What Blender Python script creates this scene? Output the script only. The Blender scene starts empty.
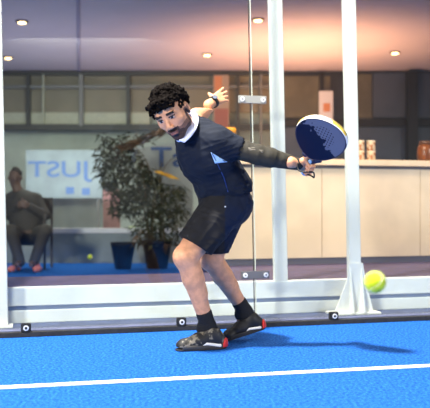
import bpy, bmesh, math, random
import numpy as np
from mathutils import Vector, Matrix
random.seed(7); rng = np.random.default_rng(7)
C = bpy.context.scene.collection
FPX = 750.0; CAMH = 0.805; HOR = 205.0
TH = math.atan(0.251); ST, CT = math.sin(TH), math.cos(TH)

# ------------------------------------------------------------------ helpers
def J(px, py, Z):
    return np.array([(px-215)*Z/FPX, Z, CAMH-(py-HOR)*Z/FPX])
def gfac(px): return CT-ST*(px-215)/FPX
def U(px, P):                                  # distance along the glass wall of an image column at wall distance P
    Z = P/gfac(px); return Z*((px-215)/FPX*CT+ST)
def W(u, P, z): return (u*CT-P*ST, u*ST+P*CT, z)

def mat(name, col, rough=0.6, metal=0.0, noise=0.0, nscale=20.0, spec=0.5, bump=0.0, bscale=80.0, col2=None, emit=0.0, sheen=0.0, coat=0.0, lohi=(0.4, 0.6), detail=4.0):
    m = bpy.data.materials.new(name); m.use_nodes = True
    nt = m.node_tree; b = nt.nodes['Principled BSDF']
    c = tuple(((v/255)/12.92 if v/255 <= .04045 else ((v/255+.055)/1.055)**2.4) for v in col)
    b.inputs['Base Color'].default_value = (*c, 1)
    b.inputs['Roughness'].default_value = rough; b.inputs['Metallic'].default_value = metal
    b.inputs['Specular IOR Level'].default_value = spec
    b.inputs['Sheen Weight'].default_value = sheen; b.inputs['Coat Weight'].default_value = coat
    tc = nt.nodes.new('ShaderNodeTexCoord')
    if noise > 0 or col2:
        n = nt.nodes.new('ShaderNodeTexNoise'); n.inputs['Scale'].default_value = nscale; n.inputs['Detail'].default_value = detail
        nt.links.new(tc.outputs['Object'], n.inputs['Vector'])
        r = nt.nodes.new('ShaderNodeValToRGB'); nt.links.new(n.outputs['Fac'], r.inputs['Fac'])
        if col2:
            c2 = tuple(((v/255)/12.92 if v/255 <= .04045 else ((v/255+.055)/1.055)**2.4) for v in col2)
        else:
            c2 = tuple(min(1, v*(1+noise)) for v in c); c = tuple(v*(1-noise) for v in c)
        r.color_ramp.elements[0].color = (*c, 1); r.color_ramp.elements[1].color = (*c2, 1)
        r.color_ramp.elements[0].position, r.color_ramp.elements[1].position = lohi
        nt.links.new(r.outputs['Color'], b.inputs['Base Color'])
    if bump > 0:
        n2 = nt.nodes.new('ShaderNodeTexNoise'); n2.inputs['Scale'].default_value = bscale; n2.inputs['Detail'].default_value = 3
        nt.links.new(tc.outputs['Object'], n2.inputs['Vector'])
        bp = nt.nodes.new('ShaderNodeBump'); bp.inputs['Strength'].default_value = bump; bp.inputs['Distance'].default_value = 0.01
        nt.links.new(n2.outputs['Fac'], bp.inputs['Height']); nt.links.new(bp.outputs['Normal'], b.inputs['Normal'])
    if emit > 0:
        b.inputs['Emission Color'].default_value = (*c, 1); b.inputs['Emission Strength'].default_value = emit
    return m

def link(name, me, parent=None, mats=()):
    o = bpy.data.objects.new(name, me); C.objects.link(o)
    for m in mats: me.materials.append(m)
    if parent is not None: o.parent = parent
    return o
def obj(name, bm, m, parent=None, smooth=False, bevel=0.0):
    if bevel > 0:
        bmesh.ops.bevel(bm, geom=[e for e in bm.edges], offset=bevel, segments=2, affect='EDGES', clamp_overlap=True)
    bmesh.ops.recalc_face_normals(bm, faces=bm.faces)
    me = bpy.data.meshes.new(name); bm.to_mesh(me); bm.free()
    if smooth: me.polygons.foreach_set('use_smooth', [True]*len(me.polygons))
    return link(name, me, parent, [m] if not isinstance(m, (list, tuple)) else m)
def thing(name, label, cat, loc=(0, 0, 0), rotz=0, group=None):
    o = bpy.data.objects.new(name, None); C.objects.link(o); o.empty_display_size = .1
    o.location = loc; o.rotation_euler = (0, 0, rotz); tag(o, label, cat, group); return o
def tag(o, label, cat, group=None):
    o['label'] = label; o['category'] = cat
    if group: o['group'] = group
    return o
def struct(o, label, cat):
    o['kind'] = 'structure'; o['label'] = label; o['category'] = cat; return o
def bx(bm, c, s, M=None):
    r = bmesh.ops.create_cube(bm, size=1.0)
    T = Matrix.Translation(c) @ Matrix.Diagonal((*s, 1))
    if M is not None: T = M @ T
    bmesh.ops.transform(bm, matrix=T, verts=r['verts']); return r['verts']
def box(name, lo, hi, m, parent=None, bevel=0.0):
    bm = bmesh.new(); lo = Vector(lo); hi = Vector(hi)
    bx(bm, (lo+hi)/2, hi-lo); return obj(name, bm, m, parent, bevel=bevel)
def wbox(name, u0, u1, p0, p1, z0, z1, m, parent=None, bevel=0.0):   # box aligned to the glass wall
    o = box(name, (u0, p0, z0), (u1, p1, z1), m, parent, bevel); o.rotation_euler = (0, 0, TH); return o
def lean(o, z0=.3, k=.021):                              # the uprights lean slightly to the left
    for v in o.data.vertices: v.co.x -= k*(v.co.z-z0)
    return o
def cyl(bm, p0, p1, r0, r1=None, n=20, caps=True):
    p0 = Vector(p0); p1 = Vector(p1); r1 = r0 if r1 is None else r1
    d = p1-p0; q = d.to_track_quat('Z', 'Y').to_matrix().to_4x4()
    r = bmesh.ops.create_cone(bm, cap_ends=caps, segments=n, radius1=r0, radius2=r1, depth=d.length)
    bmesh.ops.transform(bm, matrix=Matrix.Translation((p0+p1)/2) @ q, verts=r['verts']); return r['verts']
def lathe(bm, prof, c=(0, 0, 0), n=28):
    rings = []
    for r, z in prof:
        rings.append([bm.verts.new((c[0]+r*math.cos(2*math.pi*i/n), c[1]+r*math.sin(2*math.pi*i/n), c[2]+z)) for i in range(n)])
    for a, b in zip(rings, rings[1:]):
        for i in range(n): bm.faces.new((a[i], a[(i+1) % n], b[(i+1) % n], b[i]))
    bm.faces.new(rings[0][::-1]); bm.faces.new(rings[-1])
def tube(bm, pts, rad, n=8, closed=False):
    pts = [Vector(p) for p in pts]; N = len(pts); rings = []; up = None
    for i, p in enumerate(pts):
        if closed: d = pts[(i+1) % N]-pts[i-1]
        else: d = pts[min(i+1, N-1)]-pts[max(i-1, 0)]
        d.normalize()
        if up is None: up = d.orthogonal().normalized()
        up = (up-d*up.dot(d)).normalized(); sd = d.cross(up)
        r = rad[i] if hasattr(rad, '__len__') else rad
        rings.append([bm.verts.new(p+r*(math.cos(2*math.pi*k/n)*up+math.sin(2*math.pi*k/n)*sd)) for k in range(n)])
    for i in range(N if closed else N-1):
        a, b = rings[i], rings[(i+1) % N]
        for k in range(n): bm.faces.new((a[k], a[(k+1) % n], b[(k+1) % n], b[k]))
    if not closed: bm.faces.new(rings[0][::-1]); bm.faces.new(rings[-1])
def spline(pts, n=8):
    pts = [np.array(p, float) for p in pts]; out = []
    for i in range(len(pts)-1):
        p0 = pts[max(i-1, 0)]; p1 = pts[i]; p2 = pts[i+1]; p3 = pts[min(i+2, len(pts)-1)]
        for t in np.linspace(0, 1, n, endpoint=False):
            out.append(.5*((2*p1)+(p2-p0)*t+(2*p0-5*p1+4*p2-p3)*t*t+(-p0+3*p1-3*p2+p3)*t**3))
    out.append(pts[-1]); return out

# ------------------------------------------------------------------ implicit surface modeller (smooth unions, meshed by surface nets)
class Field:
    def __init__(s, lo, hi, h):
        s.lo = np.array(lo, float); s.h = h
        s.n = np.ceil((np.array(hi)-s.lo)/h).astype(int)+1
        s.F = np.full(s.n, 0.5, np.float32)
    def _blk(s, lo, hi):
        a = np.maximum(np.floor((lo-s.lo)/s.h).astype(int), 0); b = np.minimum(np.ceil((hi-s.lo)/s.h).astype(int)+1, s.n)
        if np.any(b <= a): return None
        sl = tuple(slice(i, j) for i, j in zip(a, b))
        g = np.meshgrid(*[(np.arange(i, j)*s.h+l).astype(np.float32) for i, j, l in zip(a, b, s.lo)], indexing='ij')
        return sl, g
    def put(s, d, sl, k, sub=False):
        F = s.F[sl]
        if sub: d = -d; hh = np.clip(.5+.5*(d-F)/max(k, 1e-6), 0, 1); s.F[sl] = F*(1-hh)+d*hh+k*hh*(1-hh)
        else: hh = np.clip(.5+.5*(F-d)/max(k, 1e-6), 0, 1); s.F[sl] = F*(1-hh)+d*hh-k*hh*(1-hh)
    def cone(s, a, b, ra, rb, k=.02, sub=False):
        a = np.array(a, float); b = np.array(b, float); R = max(ra, rb)+3*k+4*s.h
        bl = s._blk(np.minimum(a, b)-R, np.maximum(a, b)+R)
        if bl is None: return
        sl, (X, Y, Z) = bl; d = b-a; L2 = float(d@d)+1e-12
        t = np.clip(((X-a[0])*d[0]+(Y-a[1])*d[1]+(Z-a[2])*d[2])/L2, 0, 1)
        D = np.sqrt((X-a[0]-t*d[0])**2+(Y-a[1]-t*d[1])**2+(Z-a[2]-t*d[2])**2)-(ra+(rb-ra)*t)
        s.put(D, sl, k, sub)
    def chain(s, pts, rs, k=.02):
        for i in range(len(pts)-1): s.cone(pts[i], pts[i+1], rs[i], rs[i+1], k)
    def ell(s, c, ax, k=.02, M=None, sub=False):
        c = np.array(c, float); ax = np.array(ax, float); R = max(ax)+3*k+4*s.h
        bl = s._blk(c-R, c+R)
        if bl is None: return
        sl, (X, Y, Z) = bl; x, y, z = X-c[0], Y-c[1], Z-c[2]
        if M is not None:                     # rows of M: local axes
            x, y, z = (M[0][0]*x+M[0][1]*y+M[0][2]*z, M[1][0]*x+M[1][1]*y+M[1][2]*z, M[2][0]*x+M[2][1]*y+M[2][2]*z)
        k0 = np.sqrt((x/ax[0])**2+(y/ax[1])**2+(z/ax[2])**2); k1 = np.sqrt((x/ax[0]**2)**2+(y/ax[1]**2)**2+(z/ax[2]**2)**2)+1e-6
        s.put(k0*(k0-1)/k1, sl, k, sub)
    def warp(s, fn):
        g = np.meshgrid(*[(np.arange(n)*s.h+l).astype(np.float32) for n, l in zip(s.n, s.lo)], indexing='ij')
        s.F = s.F+fn(*g).astype(np.float32)
    def cut(s, p, n):                         # removes the side n points to
        g = np.meshgrid(*[(np.arange(m)*s.h+l).astype(np.float32) for m, l in zip(s.n, s.lo)], indexing='ij')
        n = np.array(n, float); n /= np.linalg.norm(n)
        s.F = np.maximum(s.F, ((g[0]-p[0])*n[0]+(g[1]-p[1])*n[1]+(g[2]-p[2])*n[2]).astype(np.float32))
    def mesh(s):
        F = s.F.copy()
        F[0] = F[-1] = .5; F[:, 0] = F[:, -1] = .5; F[:, :, 0] = F[:, :, -1] = .5
        I = F < 0; n = np.array(F.shape)-1
        cnt = np.zeros(n, np.int8); off = [(i, j, k) for i in (0, 1) for j in (0, 1) for k in (0, 1)]
        def sh(A, o): return A[o[0]:o[0]+n[0], o[1]:o[1]+n[1], o[2]:o[2]+n[2]]
        for o in off: cnt += sh(I, o)
        act = (cnt > 0) & (cnt < 8); idx = np.argwhere(act); vid = np.full(n, -1, np.int64); vid[act] = np.arange(len(idx))
        cv = [F[tuple((idx+np.array(o)).T)] for o in off]; acc = np.zeros((len(idx), 3)); num = np.zeros(len(idx))
        for a in range(8):
            for b in range(a+1, 8):
                oa, ob = np.array(off[a]), np.array(off[b])
                if np.abs(oa-ob).sum() != 1: continue
                m = (cv[a] < 0) != (cv[b] < 0); den = cv[a]-cv[b]
                t = np.where(m, cv[a]/np.where(np.abs(den) < 1e-12, 1, den), 0)
                acc += np.where(m[:, None], oa+(ob-oa)*t[:, None], 0); num += m
        V = (idx+acc/num[:, None])*s.h+s.lo; Q = []
        for ax in range(3):
            o = [0, 0, 0]; o[ax] = 1
            A = I[:n[0]+1-o[0], :n[1]+1-o[1], :n[2]+1-o[2]]; B = I[o[0]:, o[1]:, o[2]:]
            e = np.argwhere(A != B); b, c = (ax+1) % 3, (ax+2) % 3
            e = e[(e[:, b] > 0) & (e[:, c] > 0) & (e[:, b] < n[b]) & (e[:, c] < n[c]) & (e[:, ax] < n[ax])]
            db = np.eye(3, dtype=int)[b]; dc = np.eye(3, dtype=int)[c]
            q = np.stack([vid[tuple((e-db-dc).T)], vid[tuple((e-dc).T)], vid[tuple(e.T)], vid[tuple((e-db).T)]], 1)
            fl = ~A[tuple(e.T)]; q[fl] = q[fl][:, ::-1]; Q.append(q)
        return V, np.concatenate(Q)
def smesh(name, VQ, mats, parent=None, pick=None):
    if isinstance(VQ, tuple): VQ = [VQ]
    vs, qs, o = [], [], 0
    for v, q in VQ: vs.append(v); qs.append(q+o); o += len(v)
    V = np.concatenate(vs); Q = np.concatenate(qs)
    me = bpy.data.meshes.new(name); me.from_pydata(V.tolist(), [], Q.tolist())
    ob = link(name, me, parent, mats if isinstance(mats, (list, tuple)) else [mats])
    me.polygons.foreach_set('use_smooth', [True]*len(me.polygons))
    if pick is not None: me.polygons.foreach_set('material_index', pick(V[Q].mean(1)).astype(np.int32))
    me.update(); return ob
LAT = rng.random((48, 48, 48)).astype(np.float32)
def vnoise(X, Y, Z):
    xi, yi, zi = np.floor(X).astype(int), np.floor(Y).astype(int), np.floor(Z).astype(int)
    fx, fy, fz = X-xi, Y-yi, Z-zi
    fx, fy, fz = [t*t*(3-2*t) for t in (fx, fy, fz)]; r = 0
    for i in (0, 1):
        for j in (0, 1):
            for k in (0, 1): r = r+LAT[(xi+i) % 48, (yi+j) % 48, (zi+k) % 48]*(fx if i else 1-fx)*(fy if j else 1-fy)*(fz if k else 1-fz)
    return r
def creases(X, Y, Z, d, f, amp):                     # cloth creases running along d
    d = nrm(d); e = nrm(np.cross(d, (0.1, 1, .05))); n = np.cross(d, e)
    a = X*d[0]+Y*d[1]+Z*d[2]; b = X*e[0]+Y*e[1]+Z*e[2]; c = X*n[0]+Y*n[1]+Z*n[2]
    w = vnoise(X*7+3, Y*7+9, Z*7+5)*1.4
    r = vnoise(a*f*.22+11+w, b*f+17+w, c*f*.6+23)
    return amp*(np.abs(2*r-1)**.8*2-1)
def nrm(v): v = np.array(v, float); return v/np.linalg.norm(v)

# ------------------------------------------------------------------ materials
M = {}
M['white'] = mat('white_paint', (226, 228, 226), .45, noise=.03, nscale=6)
M['post'] = mat('post_paint', (230, 228, 220), .4, noise=.02, nscale=5)
M['groove'] = mat('groove_grey', (132, 142, 166), .6)
M['strip'] = mat('slab_blue_grey', (78, 84, 112), .75, noise=.12, nscale=12)
M['kerb'] = mat('kerb_black', (26, 27, 30), .7, noise=.3, nscale=30)
M['black'] = mat('black_rubber', (14, 14, 16), .6)
M['steel'] = mat('brushed_steel', (150, 150, 142), .5, .2)
M['steel_d'] = mat('dull_steel', (120, 118, 116), .4, .6)
M['bolt'] = mat('bolt_steel', (235, 235, 230), .3, .3)
M['deck'] = mat('deck_boards', (76, 60, 80), .55, noise=.15, nscale=8)
M['ceil'] = mat('ceiling_board', (196, 182, 186), .8, noise=.02, nscale=2)
M['wallb'] = mat('back_wall_board', (150, 160, 148), .8, noise=.12, nscale=1.2)
M['clad'] = mat('brown_grey_cladding', (122, 116, 96), .7, noise=.10, nscale=1.5)
M['pale'] = mat('pale_strip', (166, 168, 146), .7, noise=.05)
M['beam'] = mat('dark_frame', (52, 54, 50), .6)
M['beam_l'] = mat('grey_frame', (112, 112, 106), .6)
M['dark'] = mat('dark_glazing', (40, 44, 50), .35, noise=.25, nscale=2)
M['darkblue'] = mat('slate_panel', (60, 68, 80), .5, noise=.2, nscale=2)
M['brownp'] = mat('brown_panel', (86, 82, 66), .6, noise=.15, nscale=3)
M['wood'] = mat('counter_front', (238, 214, 184), .5, noise=.05, nscale=3)
M['wood_t'] = mat('counter_top', (236, 206, 172), .4, noise=.04, nscale=5)
M['skirt'] = mat('skirting_grey', (96, 92, 100), .6)
M['lowwall'] = mat('low_wall_grey', (140, 150, 146), .7, noise=.1, nscale=3)
M['banner'] = mat('banner_cloth', (150, 166, 166), .7, noise=.08, nscale=3)
M['print'] = mat('blue_print', (96, 130, 180), .6)
M['printd'] = mat('dark_blue_print', (40, 68, 112), .6)

# turf: bright blue, fine speckle
m = mat('blue_turf', (5, 62, 142), .9, col2=(44, 112, 196), nscale=70, spec=.1, bump=.6, bscale=160, lohi=(.36, .66), detail=7); M['turf'] = m
M['line'] = mat('line_white', (238, 240, 244), .8, noise=.04, nscale=80)

# glass: clear sheet with a fresnel sheen
g = bpy.data.materials.new('court_glass'); g.use_nodes = True; nt = g.node_tree; nt.nodes.clear()
out = nt.nodes.new('ShaderNodeOutputMaterial'); mx = nt.nodes.new('ShaderNodeMixShader'); tr = nt.nodes.new('ShaderNodeBsdfTransparent')
gl = nt.nodes.new('ShaderNodeBsdfGlossy'); fr = nt.nodes.new('ShaderNodeFresnel')
ge = nt.nodes.new('ShaderNodeNewGeometry'); mr = nt.nodes.new('ShaderNodeMapRange'); mr.inputs[3].default_value = 1.45; mr.inputs[4].default_value = 1/1.45; nt.links.new(ge.outputs['Backfacing'], mr.inputs[0]); nt.links.new(mr.outputs[0], fr.inputs['IOR']); tr.inputs['Color'].default_value = (.95, .975, .96, 1); gl.inputs['Roughness'].default_value = .02
nt.links.new(fr.outputs[0], mx.inputs[0]); nt.links.new(tr.outputs[0], mx.inputs[1]); nt.links.new(gl.outputs[0], mx.inputs[2]); nt.links.new(mx.outputs[0], out.inputs[0])
M['glass'] = g
M['gedge'] = mat('glass_edge', (206, 214, 196), .3)

# ------------------------------------------------------------------ setting
bm = bmesh.new(); bx(bm, (0, 5.0, -.05), (30, 32, .1)); struct(obj('floor', bm, M['turf']), 'bright blue artificial turf padel court floor', 'floor')
# white line
A, B = J(0, 388, CAMH*FPX/183), J(430, 366, CAMH*FPX/161); d = nrm((B-A)*[1, 1, 0]); A = A-d*2; B = B+d*2; nn = np.array([-d[1], d[0], 0])*.026
bm = bmesh.new(); vs = [bm.verts.new(Vector(p+np.array([0, 0, z]))) for z in (.001, .004) for p in ((A-nn)*[1, 1, 0], (B-nn)*[1, 1, 0], (B+nn)*[1, 1, 0], (A+nn)*[1, 1, 0])]
for f in ((0, 3, 2, 1), (4, 5, 6, 7), (0, 1, 5, 4), (1, 2, 6, 5), (2, 3, 7, 6), (3, 0, 4, 7)): bm.faces.new([vs[i] for i in f])
struct(obj('trim_1', bm, M['line']), 'white court line painted across the blue turf', 'court line')
uL, uR = -4.2, 5.6
struct(wbox('trim_2', uL, uR, 4.705, 4.75, 0, .030, M['kerb'], bevel=.004), 'black kerb strip along the foot of the glass wall', 'kerb')
struct(wbox('trim_3', uL, uR, 4.75, 5.06, 0, .034, M['strip']), 'blue grey slab between the black kerb and the white step', 'slab')
struct(wbox('trim_4', uL, uR, 5.045, 5.12, .034, .118, M['white'], bevel=.004), 'lower white beam of the step behind the glass', 'beam')
struct(wbox('trim_5', uL, uR, 5.056, 5.12, .118, .146, M['groove']), 'recessed grey groove between the two white beams', 'groove')
struct(wbox('trim_6', uL, uR, 5.045, 5.12, .146, .266, M['white'], bevel=.004), 'upper white beam of the step behind the glass', 'beam')
struct(wbox('trim_35', U(212, 6.45), uR, 5.86, 7.2, .0, .262, M['deck']), 'deck boards in front of and under the counter', 'deck')
struct(wbox('trim_7', uL, uR, 5.12, 5.86, .0, .262, M['deck']), 'purple brown raised deck behind the white step', 'deck')
# glass panels
uj = U(254.6, 4.82); ue = uj-.004
struct(lean(wbox('window_1', U(-60, 4.82), uj-.004, 4.815, 4.827, .036, 3.05, M['glass'])), 'left clear glass panel of the court wall', 'glass panel')
struct(lean(wbox('window_2', uj+.004, U(520, 4.82), 4.815, 4.827, .036, 3.05, M['glass'])), 'right clear glass panel of the court wall', 'glass panel')
struct(lean(wbox('trim_8', uj-.0065, uj-.0040, 4.813, 4.829, .036, 3.05, M['beam'])), 'dark polished edge of the left glass panel at the joint', 'glass edge')
struct(lean(wbox('trim_9', uj+.0040, uj+.0080, 4.813, 4.829, .036, 3.05, M['gedge'])), 'pale polished edge of the right glass panel at the joint', 'glass edge')
# pillar standing on the step
struct(lean(wbox('trim_10', U(274.5, 5.05), U(288, 5.05), 5.05, 5.085, .266, 3.4, M['post'], bevel=.004)), 'wide white pillar rising from the step beside the glass joint', 'pillar')
# facade header out of frame, interior shell
struct(wbox('trim_11', uL, uR, 5.05, 5.25, 2.9, 3.4, M['white']), 'white header beam over the opening', 'beam')
bm = bmesh.new(); bx(bm, (0, 10.0, 3.34), (13.6, 9.6, .1)); struct(obj('ceiling', bm, M['ceil']), 'pale flat ceiling of the room behind the glass', 'ceiling')
struct(box('wall_back', (-6.8, 14.05, 0), (6.8, 14.2, 3.4), M['wallb']), 'pale grey green back wall of the room', 'wall')
struct(box('wall_left', (-6.8, 5.6, 0), (-6.65, 14.2, 3.4), M['wallb']), 'pale left wall of the room', 'wall')
struct(box('wall_right', (6.65, 7.0, 0), (6.8, 14.2, 3.4), M['wallb']), 'pale right wall of the room', 'wall')
def bpan(name, x0, x1, y0, y1, Z, t, m, label, cat):
    a = J(x0, y0, Z); b = J(x1, y1, Z); return struct(box(name, (a[0], Z, b[2]), (b[0], Z+t, a[2]), m), label, cat)
bpan('trim_12', -90, 276, 73, 112.5, 13.95, .1, M['clad'], 'brown grey cladding at the top of the back wall', 'cladding')
bpan('trim_13', -90, 150, 112.5, 124, 13.93, .12, M['pale'], 'pale strip under the brown cladding of the back wall', 'cladding')
bpan('trim_14', -90, 276, 71.5, 75, 13.84, .1, M['beam'], 'thin dark beam where ceiling meets back wall', 'beam')
bpan('trim_15', -90, 276, 85, 88, 13.84, .1, M['beam_l'], 'second grey beam across the brown cladding', 'beam')
bpan('trim_16', -90, 276, 124, 130, 13.84, .1, M['beam'], 'lowest dark beam across the back wall', 'beam')
for i, (x, w_, y1, mm, t) in enumerate([(28, 3.4, 126, M['beam'], 'dark upright left of centre on the back wall, nearest the left post'), (128, 3.6, 126, M['beam'], 'dark upright on the back wall above the bamboo'),
        (81, 4, 126, M['beam_l'], 'grey upright midway between the two dark ones'), (43, 1.5, 124, M['pale'], 'thin pale upright beside the dark upright on the left'), (238, 3, 150, M['beam'], 'dark upright left of the glass joint'), (261, 2.4, 160, M['beam_l'], 'grey upright between glass joint and pillar')]):
    bpan('trim_%d' % (17+i), x-w_/2, x+w_/2, 74, y1, 13.82, .1, mm, t, 'upright')
# batten added on the ceiling to stand in for a soft reflected dark line
a = J(78, 20, 2.485*FPX/185); a2 = J(79, 71, 2.485*FPX/134)
bm = bmesh.new(); L = a2-a; cyl(bm, (a[0]*.8, a[1]*.8, 3.285), (a2[0], 13.9, 3.285), .03, n=6); struct(obj('trim_24', bm, mat('batten', (150, 140, 160), .7)), 'narrow batten added along the ceiling for a soft reflected line', 'batten')
# right part of the back wall: dark glazing
bpan('trim_25', 276, 520, 71, 262, 13.9, .12, M['dark'], 'dark glazed rear partition behind the counter', 'partition')
bpan('trim_26', 276, 330, 76, 118, 13.82, .06, M['brownp'], 'brown panel in the dark partition beside the pillar', 'panel')
bpan('trim_27', 356, 372, 74, 158, 13.82, .06, M['brownp'], 'narrow brown panel right of the white pole', 'panel')
bpan('trim_28', 373, 408, 73, 118, 13.8, .06, M['darkblue'], 'slate coloured pane in the dark partition', 'panel')
bpan('trim_29', 276, 520, 119, 126, 13.74, .1, M['black'], 'black rail across the dark partition', 'rail')
bpan('trim_30', 408, 418, 71, 165, 13.6, .2, M['black'], 'black column at the far right of the partition', 'column')
bpan('trim_31', 320, 324, 72, 165, 13.72, .1, M['black'], 'black upright behind the racket', 'upright')
bpan('trim_32', 418, 520, 73, 118, 13.8, .06, M['darkblue'], 'slate coloured pane at the right edge', 'panel')
bpan('trim_33', 276, 520, 127, 165, 13.8, .06, M['darkblue'], 'lower slate coloured pane behind the counter', 'panel')
a = J(-90, 233, 10.4); b = J(262, 233, 10.4)
struct(box('trim_34', (a[0], 10.4, .0), (b[0], 10.46, a[2]), M['lowwall']), 'low pale partition behind the seated man and the bamboo', 'partition')
struct(box('trim_36', (a[0], 10.37, a[2]), (b[0], 10.49, a[2]+.065), M['white']), 'white rail on top of the low partition', 'rail')

# posts
r = thing('steel_post', 'white steel post at the left edge of the glass wall', 'post', W(U(-1, 4.95), 4.95, .034), TH)
lean(box('shaft', (-.09, -.04, .008), (.055, .04, 3.0), M['post'], r, .004), .1)
box('base_plate', (-.12, -.07, 0), (.085, .06, .010), M['post'], r)
up = U(350, 4.95)
r = thing('steel_pole', 'white steel pole with a flared foot to the right of the racket', 'pole', W(up, 4.95, .034), TH)
lean(box('shaft', (-.020, -.04, .016), (.070, .01, 3.0), M['post'], r, .004), .25)
bm = bmesh.new()
pr = [(-.135, .014), (.16, .014), (.10, .24), (.078, .36), (-.026, .36), (-.040, .24)]
f0 = [bm.verts.new((x, -.046, z)) for x, z in pr]; f1 = [bm.verts.new((x, -.034, z)) for x, z in pr]
bm.faces.new(f0); bm.faces.new(f1[::-1])
for i in range(6): bm.faces.new((f0[i], f1[i], f1[(i+1) % 6], f0[(i+1) % 6]))
obj('gusset', bm, M['post'], r)
for x in (-.018, .066):
    bm = bmesh.new(); vs = [(x-.005, -.046, .014), (x-.005, -.105, .014), (x-.005, -.046, .33), (x+.005, -.046, .014), (x+.005, -.105, .014), (x+.005, -.046, .33)]
    vs = [bm.verts.new(v) for v in vs]
    for f in ((0, 1, 2), (3, 5, 4), (0, 3, 4, 1), (1, 4, 5, 2), (2, 5, 3, 0)): bm.faces.new([vs[i] for i in f])
    obj('fin', bm, M['post'], r)
box('base_plate', (-.165, -.09, 0), (.20, .06, .014), M['post'], r, .003)

# glass patch fittings
for (x, y, ml, lab) in ((252.6, 99.5, M['steel'], 'pale metal clamp plate joining the glass panels at head height'), (255.5, 275, M['steel_d'], 'dull metal clamp plate joining the glass panels near the deck')):
    Z = 4.80/gfac(x); z = CAMH-(y-HOR)*Z/FPX
    r = thing('glass_clamp', lab, 'clamp', W(U(x, 4.80), 4.80, z), TH, 'clamp plates on the glass joint')
    box('plate', (-.098, -.002, -.026), (.098, .013, .026), ml, r, .003)
    for s in (-1, 1):
        bm = bmesh.new(); cyl(bm, (s*.072, -.009, 0), (s*.072, .0, 0), .016, n=20); b_ = obj('bolt', bm, M['bolt'], r)
        bm = bmesh.new(); cyl(bm, (s*.072, -.0105, 0), (s*.072, -.008, 0), .006, n=6); obj('socket', bm, M['steel_d'], b_)
# kerb anchors
for (x, lab) in ((26, 'black anchor block with pale ring on the kerb nearest the left post'), (181, 'black anchor block with pale ring on the kerb beside the front shoe'), (333, 'black anchor block with pale ring below the flared pole foot')):
    r = thing('kerb_anchor', lab, 'anchor', W(U(x, 4.735), 4.735, .030), TH, 'anchor blocks along the kerb')
    box('block', (-.03, -.028, -.0), (.03, .01, .052), M['black'], r, .004)
    bm = bmesh.new(); cyl(bm, (0, -.034, .026), (0, -.026, .026), .0165, n=20); rr = obj('ring', bm, M['bolt'], r)
    bm = bmesh.new(); cyl(bm, (0, -.036, .026), (0, -.030, .026), .0085, n=16); obj('hole', bm, M['black'], rr)

# ------------------------------------------------------------------ counter and the things on it
uc0, uc1 = U(222, 6.45), 4.9
r = thing('counter', 'long pale wooden bar counter behind the player and pole', 'counter', W(0, 6.45, .262), TH)
xs = [uc0, uc0+.95, uc0+1.95, uc0+2.95, uc1]
for a, b in zip(xs, xs[1:]): box('front_panel', (a+.003, 0, .06), (b-.003, .03, .88), M['wood'], r)
box('carcass', (uc0+.01, .03, .0), (uc1, .6, .88), M['wood'], r)
box('plinth', (uc0+.02, .012, 0), (uc1, .03, .06), M['skirt'], r)
box('shadow_rail', (uc0, -.006, .88), (uc1, .6, .905), M['skirt'], r)
wt = wbox('countertop', uc0-.05, uc1, 6.40, 7.1, 1.168, 1.226, M['wood_t'], None, .006)
tag(wt, 'light wood countertop lying along the bar counter', 'countertop')
M['tin'] = mat('tin_print', (160, 96, 52), .5, col2=(204, 180, 150), nscale=26, lohi=(.45, .52))
M['lid'] = mat('tin_lid', (226, 206, 176), .5)
def tin(x, P, z, lab, rad=.042, h=.098):
    r = thing('tin', lab, 'tin', W(U(x, P), P, z), TH, 'orange patterned tins on the countertop')
    bm = bmesh.new(); lathe(bm, [(rad*.95, 0), (rad, .004), (rad, h-.01), (rad*.96, h-.008)]); obj('body', bm, M['tin'], r, True)
    bm = bmesh.new(); lathe(bm, [(rad*1.02, h-.012), (rad*1.02, h-.002), (rad*.95, h)]); obj('lid', bm, M['lid'], r)
for k, tier in enumerate(('bottom', 'top')):
    tin(360, 6.62, 1.226+k*.099, 'orange patterned tin, %s of the stack touching the white pole' % tier)
    tin(371, 6.62, 1.226+k*.099, 'orange patterned tin, %s of the second stack right of the white pole' % tier)
    tin(327, 6.66, 1.226+k*.099, 'orange patterned tin, %s of the stack under the racket' % tier)
r = thing('storage_jar', 'rounded amber jar at the right end of the countertop', 'jar', W(U(425.5, 6.62), 6.62, 1.226), TH)
bm = bmesh.new(); lathe(bm, [(.06, 0), (.075, .01), (.082, .06), (.08, .13), (.062, .17)]); obj('body', bm, mat('amber', (120, 64, 28), .3, noise=.3, nscale=14), r, True)
bm = bmesh.new(); lathe(bm, [(.062, .17), (.064, .195), (.05, .205)]); obj('lid', bm, mat('brown_lid', (96, 60, 40), .5), r, True)
r = thing('sauce_jar', 'jar with an orange lid above the shoulder of the player', 'jar', W(U(229, 6.62), 6.62, 1.226), TH)
bm = bmesh.new(); lathe(bm, [(.06, 0), (.07, .01), (.07, .2), (.055, .235)]); obj('body', bm, mat('jar_glass', (150, 165, 190), .2), r, True)
bm = bmesh.new(); lathe(bm, [(.064, .235), (.066, .275), (.058, .285)]); obj('lid', bm, mat('orange_lid', (240, 160, 40), .45), r, True)
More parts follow.
